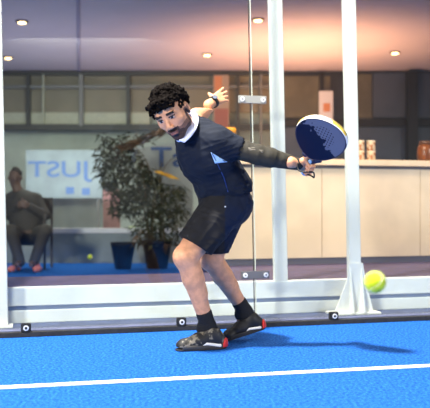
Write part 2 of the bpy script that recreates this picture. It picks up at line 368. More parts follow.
# hanging poster things on the rear partition
def poster(x0, x1, y0, y1, Z, m, lab, blocks, cord=False):
    a = J(x0, y0, Z); b = J(x1, y1, Z); c = J((x0+x1)/2, y1, Z)
    r = thing('poster', lab, 'poster', tuple(c)); w2 = (b[0]-a[0])/2; h = a[2]-b[2]
    box('sheet', (-w2, 0, 0), (w2, .01, h), m, r)
    for (fx0, fx1, fz0, fz1, mm) in blocks: box('printed_block', (-w2+2*w2*fx0, -.004, h*fz0), (-w2+2*w2*fx1, 0, h*fz1), mm, r)
M['orange'] = mat('orange_print', (186, 122, 82), .6); M['red'] = mat('red_print', (138, 84, 72), .6)
poster(319, 333, 91, 123, 13.705, mat('poster_white', (200, 200, 204), .6), 'white poster with an orange square above the racket', [(.3, .8, .35, .62, M['orange'])])
poster(213, 229, 75, 131, 13.808, mat('poster_tan', (150, 130, 112), .6), 'poster with orange and red blocks behind the raised hand', [(.1, .55, .72, .98, M['orange']), (.1, .95, .02, .40, M['red'])])

# recessed ceiling lights
M['lamp'] = mat('lamp_glow', (255, 214, 150), .5, emit=9.0); M['lampf'] = mat('lamp_rim', (120, 96, 84), .4, .3)
def clight(px, py, lab):
    Z = 2.485*FPX/(HOR-py); p = J(px, py, Z)
    r = thing('ceiling_light', lab, 'ceiling light', (p[0], p[1], 3.29), 0, 'recessed ceiling lights')
    bm = bmesh.new(); lathe(bm, [(.06, -.022), (.085, -.016), (.09, 0)]); obj('rim', bm, M['lampf'], r, True)
    bm = bmesh.new(); lathe(bm, [(.04, -.034), (.054, -.026), (.056, -.016)]); obj('lens', bm, M['lamp'], r, True)
    l = bpy.data.lights.new('ceiling_lamp', 'SPOT'); l.energy = 30; l.color = (1, .8, .6); l.spot_size = 2.0; l.spot_blend = .6; l.shadow_soft_size = .08
    lo = bpy.data.objects.new('ceiling_lamp', l); C.objects.link(lo); lo.location = (p[0], p[1], 3.22)
for a in ((22, 21, 'recessed ceiling light at upper left, the nearer one'), (8, 57, 'recessed ceiling light against the left post'), (207, 54, 'recessed ceiling light above the raised hand'),
          (258, 19, 'recessed ceiling light between the glass joint and the pillar'), (395, 52, 'recessed ceiling light at right beyond the pole')): clight(*a)

# banners
def text_mesh(name, s, w, h, m, parent, loc, mirror=False, depth=.01):
    cu = bpy.data.curves.new(name, 'FONT'); cu.body = s; cu.extrude = depth; cu.offset = .012
    to = bpy.data.objects.new(name, cu); C.objects.link(to); bpy.context.view_layer.update()
    me = bpy.data.meshes.new_from_object(to.evaluated_get(bpy.context.evaluated_depsgraph_get())); bpy.data.objects.remove(to)
    co = np.zeros(len(me.vertices)*3); me.vertices.foreach_get('co', co); co = co.reshape(-1, 3)
    mn, mxx = co.min(0), co.max(0); x = (co[:, 0]-mn[0])/(mxx[0]-mn[0])*w; y = (co[:, 1]-mn[1])/(mxx[1]-mn[1])*h
    if mirror: x = w-x
    V = np.stack([x+loc[0], loc[1]-co[:, 2]*.5, y+loc[2]], 1); me.vertices.foreach_set('co', V.ravel()); me.update()
    if mirror: me.flip_normals()
    me.materials.clear(); return link(name, me, parent, [m])
Z = 13.2; k = Z/FPX
r = thing('banner', 'pale banner with blue mirrored lettering to the right of the seated man', 'banner', tuple(J(72, 228, Z)))
box('cloth', (-46*k, 0, 30*k), (30*k, .03, 78*k), M['banner'], r)
text_mesh('lettering', 'JUST', 64*k, 21*k, M['print'], r, (-44*k, -.002, 46*k), True)
box('printed_block', (-6*k, -.004, 34*k), (2*k, 0, 41*k), M['print'], r); box('printed_block', (10*k, -.004, 33*k), (18*k, 0, 40*k), M['print'], r)
for s in (-1, 1): box('upright', (s*34*k-.02-8*k, .03, -r.location.z), (s*34*k+.02-8*k, .07, 78*k), M['beam_l'], r)
Z = 10.6; k = Z/FPX
r = thing('sign_board', 'grey white sign board with dark blue letters behind the bamboo', 'sign', tuple(J(165, 262, Z)))
bm = bmesh.new(); pr = [(-34*k, 113*k), (28*k, 122*k), (28*k, 0), (10*k, 0), (-6*k, 82*k)]
f0 = [bm.verts.new((x, 0, z)) for x, z in pr]; f1 = [bm.verts.new((x, .03, z)) for x, z in pr]; bm.faces.new(f0); bm.faces.new(f1[::-1])
for i in range(5): bm.faces.new((f0[i], f1[i], f1[(i+1) % 5], f0[(i+1) % 5]))
obj('board', bm, mat('board_grey', (132, 138, 134), .6, noise=.06, nscale=3), r)
text_mesh('lettering', 'Ta', 36*k, 20*k, M['printd'], r, (-14*k, -.004, 95*k))
Z = 10.8; k = Z/FPX
r = thing('folded_screen', 'narrow reddish screen with a dark top left of the bamboo', 'screen', tuple(J(112, 262, Z)))
box('panel', (-9*k, 0, 18*k), (8*k, .04, 72*k), mat('dusty_red', (150, 112, 104), .7, noise=.15, nscale=5), r)
box('dark_cap', (-9*k, -.01, 68*k), (6*k, .05, 80*k), mat('dark_cap', (52, 56, 54), .7), r, .03)
for s in (-1, 1): box('leg', (s*7*k-.02, 0, 0), (s*7*k+.02, .04, 18*k), M['beam_l'], r)

# ------------------------------------------------------------------ plant, planters, small ball: reflections built as solid objects behind the glass
M['pot'] = mat('pot_black', (15, 15, 16), .6, spec=.2); M['soil'] = mat('soil', (40, 30, 24), .9, noise=.3, nscale=40)
M['leaf'] = mat('leaf_green', (25, 31, 20), .6, col2=(66, 70, 42), nscale=7, lohi=(.35, .7)); M['stem'] = mat('stem_brown', (78, 70, 48), .7, noise=.2, nscale=14)
M['dry'] = mat('reflected_arm_frond', (50, 40, 26), .7, col2=(82, 64, 40), nscale=9); M['gold'] = mat('yellow_leaf', (206, 160, 44), .6, noise=.15, nscale=10)
def pot(parent, r0, r1, h):
    bm = bmesh.new(); lathe(bm, [(r0, 0), (r1*.97, h*.86), (r1, h*.87), (r1*1.03, h), (r1*.93, h), (r1*.9, h*.92), (.02, h*.91)]); obj('pot', bm, M['pot'], parent, True)
    bm = bmesh.new(); lathe(bm, [(r1*.9, h*.90), (r1*.88, h*.935), (.01, h*.95)]); obj('soil', bm, M['soil'], parent)
ZP = 9.55; kp = ZP/FPX; base = J(157, 205, ZP); base[2] = 0
r = thing('potted_bamboo', 'tall leafy bamboo in a black pot seen behind the player', 'potted plant', tuple(base)); pr_ = r
pot(r, .13, .19, .36)
def leafs(bm, p, d, L, wd):
    p = Vector(p); d = Vector(d).normalized(); s = d.cross(Vector((random.uniform(-1, 1), random.uniform(-1, 1), random.uniform(-.3, 1)))).normalized()*wd; n = d.cross(s).normalized()*wd*.3
    q = [p, p+d*L*.35+s+n, p+d*L+Vector((0, 0, -.15*L)), p+d*L*.35-s+n, p+d*L*.38-n*.6]
    v = [bm.verts.new(x) for x in q]
    for f in ((0, 1, 4), (1, 2, 4), (2, 3, 4), (3, 0, 4)): bm.faces.new([v[i] for i in f])
stems = []
for i in range(9):
    a = random.uniform(0, 6.28); x0 = math.cos(a)*.1; y0 = math.sin(a)*.1
    tx = random.uniform(-.42, .30); ty = random.uniform(-.25, .25); hz = random.uniform(1.25, 1.62)
    pts = spline([(x0, y0, .32), (x0+tx*.2, y0+ty*.2, .32+hz*.35), (x0+tx*.55, y0+ty*.6, .32+hz*.65), (x0+tx, y0+ty, hz)], 6)
    bm = bmesh.new(); tube(bm, pts, [.011-.007*j/len(pts) for j in range(len(pts))], 6); obj('stem', bm, M['stem'], r, True); stems.append(pts)
bm = bmesh.new()
def inside(px, py):                                     # outline of the crown, as it hangs to the left and to the right of the board
    if py < 142: return 98 < px < 150 and random.random() < .35
    if py < 185: return 98 < px < 136+(py-150)*.8
    if py < 215: return 112 < px < 186
    return 134 < px < 180 and random.random() < .55
n = 0
while n < 2400:
    px = random.uniform(96, 188); py = random.uniform(134, 246)
    if not inside(px, py): continue
    if random.random() < .35*(abs(px-150)/45): continue
    n += 1
    p = ((px-157)*kp, random.gauss(0, .16), CAMH-(py-205)*kp)
    leafs(bm, p, (random.uniform(-1, 1), random.uniform(-.8, .8), random.uniform(-1, .25)), random.uniform(.06, .15), random.uniform(.008, .017))
obj('foliage', bm, M['leaf'], r)
bm = bmesh.new()  # frond added where a sleeved arm is reflected in the glass
for t in np.linspace(0, 1, 120):
    px = 172-46*t; py = 129+19*t; p = ((px-157)*kp, -.12+random.gauss(0, .03), CAMH-(py-205)*kp+random.gauss(0, .022))
    leafs(bm, p, (-1, random.uniform(-.3, .3), random.uniform(-.7, .1)), random.uniform(.12, .2), .016)
tube(bm, [((172-157)*kp, -.12, CAMH+(76)*kp), ((148-157)*kp, -.12, CAMH+66*kp), ((126-157)*kp, -.1, CAMH+57*kp)], [.02, .03, .02], 8)
o = obj('reflected_arm_frond', bm, M['dry'], r); o['label'] = 'brown drooping frond in place of the reflected sleeved arm'
bm = bmesh.new()
for i in range(14): leafs(bm, ((155+i*.9-157)*kp, -.2+random.gauss(0, .02), CAMH+(33-i*.35)*kp), (1, random.uniform(-.3, .3), -.12), .2, .024)
o = obj('yellow_leaf', bm, M['gold'], r); o['label'] = 'yellowed leaves'
base = J(123, 205, 9.45); base[2] = 0
r = thing('planter', 'smaller black tapered planter left of the bamboo pot', 'planter', tuple(base)); pot(r, .10, .155, .335)

# ------------------------------------------------------------------ tennis balls
M['felt'] = mat('yellow_felt', (206, 226, 40), .95, noise=.10, nscale=60, spec=.1, bump=.5, bscale=160, sheen=.3); M['seam'] = mat('seam_white', (236, 240, 200), .8)
def ball(loc, lab, rot):
    r = thing('tennis_ball', lab, 'ball', tuple(loc)); r.rotation_euler = rot; R = .0335
    bm = bmesh.new(); bmesh.ops.create_uvsphere(bm, u_segments=48, v_segments=32, radius=R); obj('felt', bm, M['felt'], r, True)
    pts = []
    for i in range(64):
        t = 2*math.pi*i/64; a, b = .75, .25
        v = Vector((a*math.cos(t)+b*math.cos(3*t), a*math.sin(t)-b*math.sin(3*t), 2*math.sqrt(a*b)*math.sin(2*t))); pts.append(v.normalized()*(R*1.0))
    bm = bmesh.new(); tube(bm, pts, .0011, 6, True); obj('seam', bm, M['seam'], r, True)
    return r
ball(J(375, 282, 2.29), 'bright yellow tennis ball in the air beside the pole foot', (.5, .9, .3))
p = J(90, 257, 9.9); p[2] = CAMH-(257-205)*9.9/FPX
ball(J(90, 257, 9.9), 'reflection of a small yellow tennis ball, built solid far behind the glass near the planter', (.2, .4, 1))  # reflected ball built as a solid one

# ------------------------------------------------------------------ seated man: a reflection in the glass built as a solid figure behind it
ZS = 9.5; ks = ZS/FPX
def S(px, py, dy=0): return J(px, py, ZS+dy)-np.array([(28-215)*ks, ZS, 0])
base = J(28, 205, ZS); base[2] = 0
M['sk2'] = mat('skin_dim', (88, 68, 56), .6); M['cl2'] = mat('dark_shirt', (48, 47, 44), .8, noise=.1, nscale=9); M['tr2'] = mat('dark_trousers', (58, 56, 50), .8); M['sh2'] = mat('salmon_shoe', (222, 128, 104), .6); M['hr2'] = mat('dark_hair', (24, 22, 20), .8)  # shade and faintness of the reflection are put into these dark colours
def chair():
    r = thing('side_chair', 'dark slim chair the reflected man in dark clothes sits on', 'chair', tuple(base))
    a = S(8, 0)[0]; b = S(49.5, 0)[0]; dm = mat('chair_frame', (50, 46, 42), .6)
    box('seat', (a, -.22, .455), (b, .22, .49), mat('chair_seat', (84, 62, 48), .6), r, .008)
    for x in (a+.015, b-.015):
        for y in (-.2, .2): box('leg', (x-.014, y-.014, 0), (x+.014, y+.014, .455 if y < 0 else .9), dm, r)
    box('backrest', (a+.03, .19, .62), (b-.03, .22, .9), dm, r, .006)
    for x in (a+.015, b-.015): box('armrest', (x-.018, -.2, .66), (x+.018, .2, .685), dm, r); 
    for x in (a+.015, b-.015): box('arm_support', (x-.013, -.2, .49), (x+.013, -.175, .66), dm, r)
chair()
r = thing('person', 'reflection of a seated man in dark clothes with red shoes, built solid behind the glass at far left', 'person', tuple(base))
fb = Field((-.45, -.65, 0), (.45, .4, 1.35), .011)
fb.ell(S(15, 177), (.076, .095, .115), .02); fb.cone(S(15.5, 184), S(19, 194), .058, .065, .03)
fb.cone(S(22, 199, .03), S(24, 206, .02), .1, .12, .04); fb.cone(S(24, 206, .0), S(27, 232, .03), .13, .14, .03)
for (h, kn, an, s) in ((S(19, 236, 0), S(11, 231, -.42), S(20, 263, -.42), 1), (S(34, 236, 0), S(45, 231, -.42), S(34, 263, -.42), -1)):
    fb.cone(h, kn, .08, .065, .02); fb.cone(kn, an, .058, .042, .01); fb.cone(an, an+np.array([0, -.12, -.01]), .04, .035, .01)
HR, HL = S(21, 205, -.24), S(25, 204, -.25)
for sh_, el, wr in ((S(11, 197, .02), S(8, 214, -.05), HR), (S(36, 197, .02), S(45.5, 214, -.06), HL)):
    fb.cone(sh_, el, .055, .047, .02); fb.cone(el, wr, .042, .03, .01)
for c, sg in ((HR, 1), (HL, -1)):
    fb.ell(c, (.045, .035, .045), .01)
    for q in range(4): fb.cone(c+np.array([sg*.02, -.02, .03-q*.02]), c+np.array([sg*.075, -.035, .025-q*.02]), .011, .009, .004)
    fb.cone(c+np.array([0, -.02, .03]), c+np.array([sg*.03, -.03, .07]), .013, .010, .006)
fb.cone(S(15, 178, -.09), S(15, 180, -.11), .012, .016, .01)
for s in (-1, 1): fb.ell(S(15+s*6.2, 178), (.014, .02, .03), .006)
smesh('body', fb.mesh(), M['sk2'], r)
fb = Field((-.2, -.15, 1.05), (.1, .2, 1.4), .011); fb.ell(S(15, 174.8, .02), (.088, .104, .108), .01); fb.cut(S(15, 177, -.02), (0, -.8, -.55)); smesh('hair', fb.mesh(), M['hr2'], r)
fb = Field((-.45, -.4, .3), (.45, .4, 1.2), .011)
fb.cone(S(19, 194, .03), S(23, 201, .02), .09, .17, .05); fb.cone(S(13, 199, .02), S(35, 200, .02), .085, .085, .05); fb.cone(S(24, 206, .0), S(28, 233, .03), .20, .22, .03)
for sh_, el, wr in ((S(11, 199, .02), S(8, 214, -.05), HR), (S(36, 199.5, .02), S(45, 215, -.06), HL)):
    fb.cone(sh_, el, .08, .068, .04); fb.cone(el, el+(wr-el)*.75, .062, .048, .015)
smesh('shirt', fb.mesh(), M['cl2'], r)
fb = Field((-.45, -.65, 0), (.45, .4, .75), .011); fb.cone(S(20, 236, 0), S(33, 236, 0), .12, .12, .03)
for (h, kn, an, s) in ((S(19, 236, 0), S(11, 231, -.42), S(20, 262, -.42), 1), (S(34, 236, 0), S(45, 231, -.42), S(34, 262, -.42), -1)):
    fb.cone(h, kn, .1, .085, .02); fb.cone(kn, an, .078, .062, .01)
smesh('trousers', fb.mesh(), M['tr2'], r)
for x, yw in ((17.5, -.04), (36, .04)):
    fb = Field((-.5, -.75, -.02), (.5, -.25, .2), .008); c = S(x, 0, -.42); fb.ell((c[0], -.4, .06), (.045, .06, .055), .02); fb.ell((c[0]+yw, -.52, .04), (.05, .1, .042), .03); fb.cut((0, 0, .004), (0, 0, -1)); smesh('shoe', fb.mesh(), M['sh2'], r)

# ------------------------------------------------------------------ the player
SK = mat('skin', (214, 154, 114), .5, noise=.09, nscale=30, spec=.35, bump=.15, bscale=120); BRD = mat('beard', (70, 48, 38), .75, noise=.3, nscale=120); BRW = mat('brow', (28, 20, 16), .8); LIP = mat('lips', (128, 78, 68), .5)
EYE = mat('eye_white', (176, 164, 154), .3); STB = mat('stubble', (132, 94, 74), .65, noise=.15, nscale=90); IRI = mat('iris', (28, 18, 14), .2); HAIR = mat('curly_hair', (15, 11, 9), .8, noise=.4, nscale=70, spec=.05)
SHIRT = mat('navy_shirt', (17, 24, 38), .8, noise=.08, nscale=30, spec=.25); COL = mat('collar_white', (222, 224, 240), .7); SIDE = mat('side_panel_blue', (150, 190, 232), .7)
SHORT = mat('charcoal_shorts', (27, 27, 30), .8, noise=.08, nscale=25, spec=.25); SHN = mat('navy_short_panel', (14, 25, 46), .8, spec=.25); SLV = mat('olive_sleeve', (42, 38, 26), .75, noise=.12, nscale=40); SOCK = mat('black_sock', (16, 16, 18), .9, noise=.2, nscale=80)
root = thing('person', 'padel player with curly hair in navy shirt and dark shorts swinging a racket', 'person', tuple(J(215, 205, 4.3)*[1, 1, 0]))
RT = np.array(root.location)
def LJ(px, py, Z): return J(px, py, Z)-RT
hipN, hipF = LJ(221, 210, 4.24), LJ(226, 210, 4.42)
knN, anN = LJ(185.5, 257, 4.09), LJ(208.5, 327, 4.21)
knF, anF = LJ(211, 259, 4.36), LJ(245.5, 312, 4.48)
chest, waist, pelv = LJ(205.5, 151, 4.20), LJ(221, 183, 4.28), LJ(224, 203, 4.32)
shN, elN, wrN = LJ(217, 142.5, 4.10), LJ(257, 154.5, 4.09), LJ(298, 164, 4.11)
shF, elF, wrF = LJ(193, 130, 4.30), LJ(195, 117.5, 4.40), LJ(214.5, 101, 4.52)
neck, hc = LJ(189, 131, 4.12), LJ(172.5, 113.5, 4.0)
fb = Field((-.42, -.45, 0), (.65, .45, 1.38), .006)
fb.cone(chest, waist, .125, .115, .04); fb.cone(waist, pelv, .12, .13, .04); fb.cone(shN, shF, .06, .06, .04); fb.cone(neck, hc+np.array([.025, .03, -.03]), .055, .052, .03)
def leg(h, k_, a, fw):
    fb.cone(h, k_, .098, .066, .03)
    m = k_+(a-k_)*.30; ba = nrm(fw)
    fb.cone(k_, m, .058, .056, .02); fb.cone(m, a, .055, .036, .02)
    fb.ell(k_+ba*.012, (.054, .052, .062), .015)                       # kneecap
    fb.cone(k_+(a-k_)*.16-ba*.016, k_+(a-k_)*.50-ba*.018, .045, .036, .03)    # calf
    fb.cone(a, a+ba*.03+np.array([0, 0, -.03]), .034, .028, .02)
leg(hipN, knN, anN, (-1, -.15, .1)); leg(hipF, knF, anF, (-1, -.1, -.2))
fb.cone(shN, elN, .062, .046, .03); fb.cone(elN, elN+(wrN-elN)*.3, .046, .047, .01); fb.cone(elN+(wrN-elN)*.3, wrN, .047, .030, .01)
fb.cone(shF, elF, .055, .045, .03); fb.cone(elF, elF+(wrF-elF)*.35, .050, .049, .01); fb.cone(elF+(wrF-elF)*.35, wrF, .049, .030, .01)
body_parts = [fb.mesh()]

def fingers(F, knuckles, dirs, lens, normal, curl, r=.0088):
    tips = []
    for kq, dq, L, cu in zip(knuckles, dirs, lens, curl):
        p = np.array(kq); dq = nrm(dq); nn = nrm(normal-dq*np.dot(normal, dq)); ang = 0
        for seg, rr in zip((.45, .31, .24), (r, r*.92, r*.82)):
            ang += cu; dd = dq*math.cos(ang)+nn*math.sin(ang); q = p+dd*L*seg; F.cone(p, q, rr, rr*.93, .003); p = q
        tips.append(p)
    return tips
# open hand of the far arm (spread fingers, seen from its back)
fh = Field(wrF-.17, wrF+np.array([.2, .17, .17]), .0032)
ax = nrm(LJ(223.5, 95, 4.58)-wrF); acr = nrm(np.array([.55, 0, -.83])-ax*np.dot(np.array([.55, 0, -.83]), ax)); nr = np.cross(ax, acr)
fh.cone(wrF-ax*.06, wrF, .031, .028, .01)
ks_, ds_ = [], []
tgt = [(222, 89.2, 4.60), (225.8, 92.0, 4.62), (228.3, 95.6, 4.63), (229.5, 100.2, 4.62)]
for i, tg in enumerate(tgt):
    o = (-.030, -.010, .011, .030)[i]; kq = wrF+ax*(.078-.006*abs(i-1))+acr*o
    fh.cone(wrF+acr*o*.6, kq, .016, .0115, .012); ks_.append(kq); ds_.append(LJ(*tg)-kq)
fingers(fh, ks_, ds_, (.078, .084, .078, .064), nr, (.06, .05, .06, .08), .0092)
tb = wrF+ax*.012-acr*.022; t1 = tb+(LJ(210.5, 98.5, 4.52)-wrF)*.6; t2 = LJ(209, 93.5, 4.54)
fh.cone(tb, t1, .017, .0125, .012); fh.cone(t1, t1+(t2-t1)*.55, .0115, .0105, .004); fh.cone(t1+(t2-t1)*.55, t2, .0105, .0085, .003)
body_parts.append(fh.mesh())

# racket frame of reference
RC = J(320.8, 138.0, 3.96); RA = nrm((.20, -.77, .60)); RB = np.array([.90, .10, -.62]); RB = nrm(RB-RA*np.dot(RA, RB)); RN = np.cross(RB, RA)   # RN faces the lens side
if RN[1] > 0: RN = -RN
HB = .30; grip0, grip1 = -.165, -.315                                    # along RA from the head centre
gmid = RC+RA*(-.232)-RT
# gripping hand: palm behind the handle, fingers wrap round it
gh = Field(gmid-.16, gmid+.16, .003)
pax = nrm(gmid-wrN)                                                     # wrist towards handle
palm_c = gmid-pax*.018
gh.cone(wrN-pax*.05, wrN, .032, .029, .01)
for t in (-.030, -.010, .010, .030): gh.cone(wrN+RA*t*.5, gmid-pax*.028+RA*t, .017, .015, .012)
side = nrm(np.cross(RA, pax));
if side[1] > 0: side = -side                                            # towards the lens
for i, t in enumerate((.036, .013, -.010, -.032)):
    k0 = gmid-pax*.026+side*.008+RA*(t); rr = .0098-.0006*i
    k1 = gmid+side*.033-pax*.004+RA*(t-.004); k2 = gmid+side*.020+pax*.026+RA*(t-.008); k3 = gmid-side*.010+pax*.029+RA*(t-.010)
    gh.cone(k0, k1, rr, rr*.97, .004); gh.cone(k1, k2, rr*.97, rr*.9, .003); gh.cone(k2, k3, rr*.9, rr*.8, .003)
tb = wrN+RA*.022+pax*.015; t1 = gmid-pax*.022-side*.016+RA*.055; t2 = gmid+pax*.010-side*.012+RA*.064; t3 = gmid+pax*.026+side*.010+RA*.058
gh.cone(tb, t1, .017, .0135, .012); gh.cone(t1, t2, .0125, .011, .004); gh.cone(t2, t3, .011, .009, .003)
body_parts.append(gh.mesh())

# head
HF = nrm((-.20, -.82, -.53)); HU = np.array([-.46, -.384, .80]); HU = nrm(HU-HF*np.dot(HU, HF)); HX = np.cross(HF, HU)
HM = np.array([HX, HF, HU]); HS = 1.08
def hp(x, y, z): return hc+HS*(HX*x+HF*y+HU*z)
fd = Field(hc-.21, hc+.21, .0032)
def he(c, ax, k=.01, sub=False): fd.ell(hp(*c), np.array(ax)*HS, k, HM, sub)
he((0, -.012, .035), (.077, .098, .095)); he((0, .035, .02), (.066, .062, .075), .03); he((0, .035, -.045), (.058, .056, .068), .03)
he((0, .062, -.098), (.028, .026, .022), .025)
for s in (-1, 1):
    he((s*.045, .045, -.015), (.026, .03, .024), .02); he((s*.052, .0, -.06), (.016, .03, .03), .03)
    he((s*.031, .088, .034), (.024, .010, .008), .012)
    he((s*.031, .104, .010), (.018, .014, .012), .012, True)
    he((s*.031, .079, .011), (.0165, .0145, .0125), .003)
    fd.cone(hp(s*.016, .092, .012), hp(s*.046, .082, .012), .0046, .004, .003)
    he((s*.080, -.012, -.002), (.011, .021, .033), .008); he((s*.089, -.006, .004), (.006, .010, .018), .004, True)
    he((s*.013, .105, -.030), (.009, .011, .008), .006)
fd.cone(hp(0, .092, .022), hp(0, .113, -.024), .0085, .0125, .010)
he((0, .094, -.056), (.024, .010, .006), .006); he((0, .093, -.069), (.021, .011, .0075), .005); he((0, .106, -.0625), (.024, .006, .0014), .002, True)
fd.cone(hp(0, -.03, -.05), neck, .056, .060, .03)
hmesh = fd.mesh(); nbody = sum(len(q) for v, q in body_parts)
def hpick(c):
    L = (c-hc)@HM.T/HS; x, y, z = L[:, 0], L[:, 1], L[:, 2]; ax_ = np.abs(x); m = np.zeros(len(c), int)
    near = (np.linalg.norm(c-hc, axis=1) < .165); wob = .004*np.sin(x*160)+.003*np.sin(z*210+x*90)
    beard = near & (y > -.02) & (z > -.13) & (((z < -.066+wob-.05*np.maximum(0, .04-ax_)*(ax_ < .04)) & (y > -.03)) | ((ax_ > .060) & (z < .0) & (y > .0) & (y < .012+wob*.6)) | ((z < -.040) & (z > -.056) & (ax_ < .032) & (y > .075)) | ((ax_ > .022) & (ax_ < .031) & (z < -.045) & (y > .06)))
    beard &= (y > .0) | (z > -.075)
    m[near & (y > -.01) & (z < -.040+wob*.8-.35*np.maximum(0, .055-ax_)) & (z > -.115) & (ax_ > .02)] = 6
    m[near & (ax_ > .058) & (z < .01) & (y > -.012) & (y < .022+wob)] = 6
    m[beard] = 1
    m[near & (y > .07) & (ax_ < .020) & (z > -.074) & (z < -.055)] = 3
    m[near & (y > .055) & (ax_ > .012) & (ax_ < .052) & (np.abs(z-.036+.10*np.maximum(0, ax_-.038)) < .0062)] = 2
    e = near & (np.sqrt(((ax_-.031)/.0125)**2+((z-.0105)/.0050)**2) < 1) & (y > .06); m[e] = 4
    m[e & (np.sqrt((ax_-.031+np.sign(x)*.0)**2+(z-.0105)**2) < .0074)] = 5
    m[near & (y > .055) & (ax_ > .016) & (ax_ < .048) & (np.abs(z-.0175) < .0032)] = 2
    return m
allparts = body_parts+[hmesh]
def bpick(c): m = np.zeros(len(c), int); m[nbody:] = hpick(c[nbody:]); return m
smesh('body', allparts, [SK, BRD, BRW, LIP, EYE, IRI, STB], root, bpick)

# hair: packed curls over the scalp
fh = Field(hc-.22, hc+.22, .0030)
fh.ell(hp(0, -.02, .044), np.array((.082, .096, .088)), .01, HM)
for i in range(1500):
    v = rng.normal(size=3); v /= np.linalg.norm(v); x, y, z = v
    if z < -.40 or (z < .02 and y > -.1) or (y > .35 and z < .36): continue
    if z < .15 and abs(x) > .75 and y > .05: continue
    rad = rng.uniform(.006, .0125); s = rng.uniform(.98, 1.15)
    fh.ell(hp(x*.082*s, -.016+y*.098*s, .044+z*.088*s), (rad,)*3, .003)
for i in range(110):                                                     # fringe curls over the forehead
    x = rng.uniform(-.070, .070); fh.ell(hp(x, .074+.026*(1-(x/.07)**2)+rng.uniform(-.012, .008), .084+rng.uniform(-.014, .034)-.010*abs(x)/.07), (rng.uniform(.006, .011),)*3, .003)
for s in (-1, 1):
    for i in range(36): fh.ell(hp(s*rng.uniform(.070, .080), rng.uniform(-.02, .046), rng.uniform(.022, .085)), (rng.uniform(.005, .010),)*3, .003)
fh.warp(lambda X, Y, Z: (vnoise(X*90, Y*90, Z*90)-.5)*.010)
# keep the face free
g0 = fh
smesh('hair', fh.mesh(), HAIR, root)

# shirt
def folds(X, Y, Z):
    lowr = np.clip((1.16-Z)*3.2, .25, 1)
    return creases(X, Y, Z, (.75, 0, -.55), 26, .006)*lowr+creases(X, Y, Z, (.9, 0, .25), 42, .003)
fs = Field((-.3, -.42, .7), (.35, .40, 1.36), .005)
fs.cone(chest, waist, .150, .146, .03); fs.cone(waist, LJ(225.5, 196, 4.30), .148, .143, .03)
fs.ell(LJ(240, 186, 4.30), (.065, .09, .075), .04)
fs.cone(LJ(199, 141, 4.14), LJ(212, 160, 4.14), .105, .105, .04); fs.cone(LJ(190, 138, 4.16), LJ(196, 165, 4.2), .075, .085, .05)
fs.cone(shN, shN+(elN-shN)*.50, .088, .066, .03); fs.cone(LJ(199, 131, 4.2), shN, .078, .08, .04); fs.cone(shF, shF+(elF-shF)*.35, .07, .065, .03)
fs.warp(folds)
hd = nrm(elN-shN); 
fs.cone(shN+(elN-shN)*.60, shN+(elN-shN)*.9, .060, .060, .002, True)
lo_n = nrm(np.cross(nrm(LJ(251, 191, 4.3)-LJ(199, 205, 4.3)), np.array([0, 1, 0]))); lo_n = lo_n if lo_n[2] < 0 else -lo_n
fs.cut(LJ(225, 199, 4.3), lo_n)
SO = smesh('shirt', fs.mesh(), SHIRT, root)
# collar band round the neck, flap open in front
fc = Field(neck-.2, neck+.2, .003)
ring2 = [LJ(193.5, 112.5, 4.17), LJ(187, 116, 4.24), LJ(178, 126, 4.2), LJ(176.5, 135, 4.06), LJ(179, 140, 4.0)]
sp = spline(ring2, 5)
for i in range(len(sp)-1): fc.cone(sp[i], sp[i+1], .012, .012, .006)
oe = spline([LJ(192.5, 110, 4.16), LJ(198, 117, 4.08), LJ(197, 127, 4.02), LJ(191.5, 136, 3.99), LJ(185, 142, 3.975)], 6)
ie = spline([LJ(190, 112, 4.18), LJ(192.5, 118, 4.10), LJ(190.5, 124.5, 4.035), LJ(184, 133, 4.0), LJ(179, 140, 3.975)], 6)
for i in range(len(oe)-1):
    for t in np.linspace(.12, .88, 6): fc.cone(oe[i]*(1-t)+ie[i]*t, oe[i+1]*(1-t)+ie[i+1]*t, .0055, .0055, .002)
o = smesh('collar', fc.mesh(), COL, SO); o['label'] = 'white turned-up collar'
# pale blue side panel under the arm, follows the shirt surface
def on_shirt(px, py, off=-.003):
    F = fs.F; best = None
    for Zt in np.arange(3.85, 4.45, .002):
        p = LJ(px, py, Zt); i = np.round((p-fs.lo)/fs.h).astype(int)
        if np.all(i >= 0) and np.all(i < fs.n) and F[tuple(i)] < 0: return LJ(px, py, Zt+off)
    return LJ(px, py, 4.05)
def patch(name, poly, m, parent, nsub=6, surf=on_shirt, th=.004):
    bm = bmesh.new(); a, b, c, d = [np.array(p, float) for p in poly]; G = []
    for i in range(nsub+1):
        row = []
        for j in range(nsub+1):
            s, t = i/nsub, j/nsub; q = (a*(1-s)+b*s)*(1-t)+(d*(1-s)+c*s)*t; row.append(bm.verts.new(surf(*q)))
        G.append(row)
    fs_ = [bm.faces.new((G[i][j], G[i+1][j], G[i+1][j+1], G[i][j+1])) for i in range(nsub) for j in range(nsub)]
    r_ = bmesh.ops.extrude_face_region(bm, geom=fs_); bmesh.ops.translate(bm, vec=(0, th*2, 0), verts=[v for v in r_['geom'] if isinstance(v, bmesh.types.BMVert)])
    return obj(name, bm, m, parent, True)
o = patch('side_panel', [(210.5, 152), (218, 156.5), (227.5, 162), (215, 163.5)], SIDE, SO); o['label'] = 'pale blue panel under the arm'
bm = bmesh.new()
tube(bm, [on_shirt(*q) for q in [(212, 153), (218, 165), (224, 178), (228, 192)]], .0022, 6); obj('piping', bm, mat('navy_piping', (30, 62, 130), .6), SO, True)

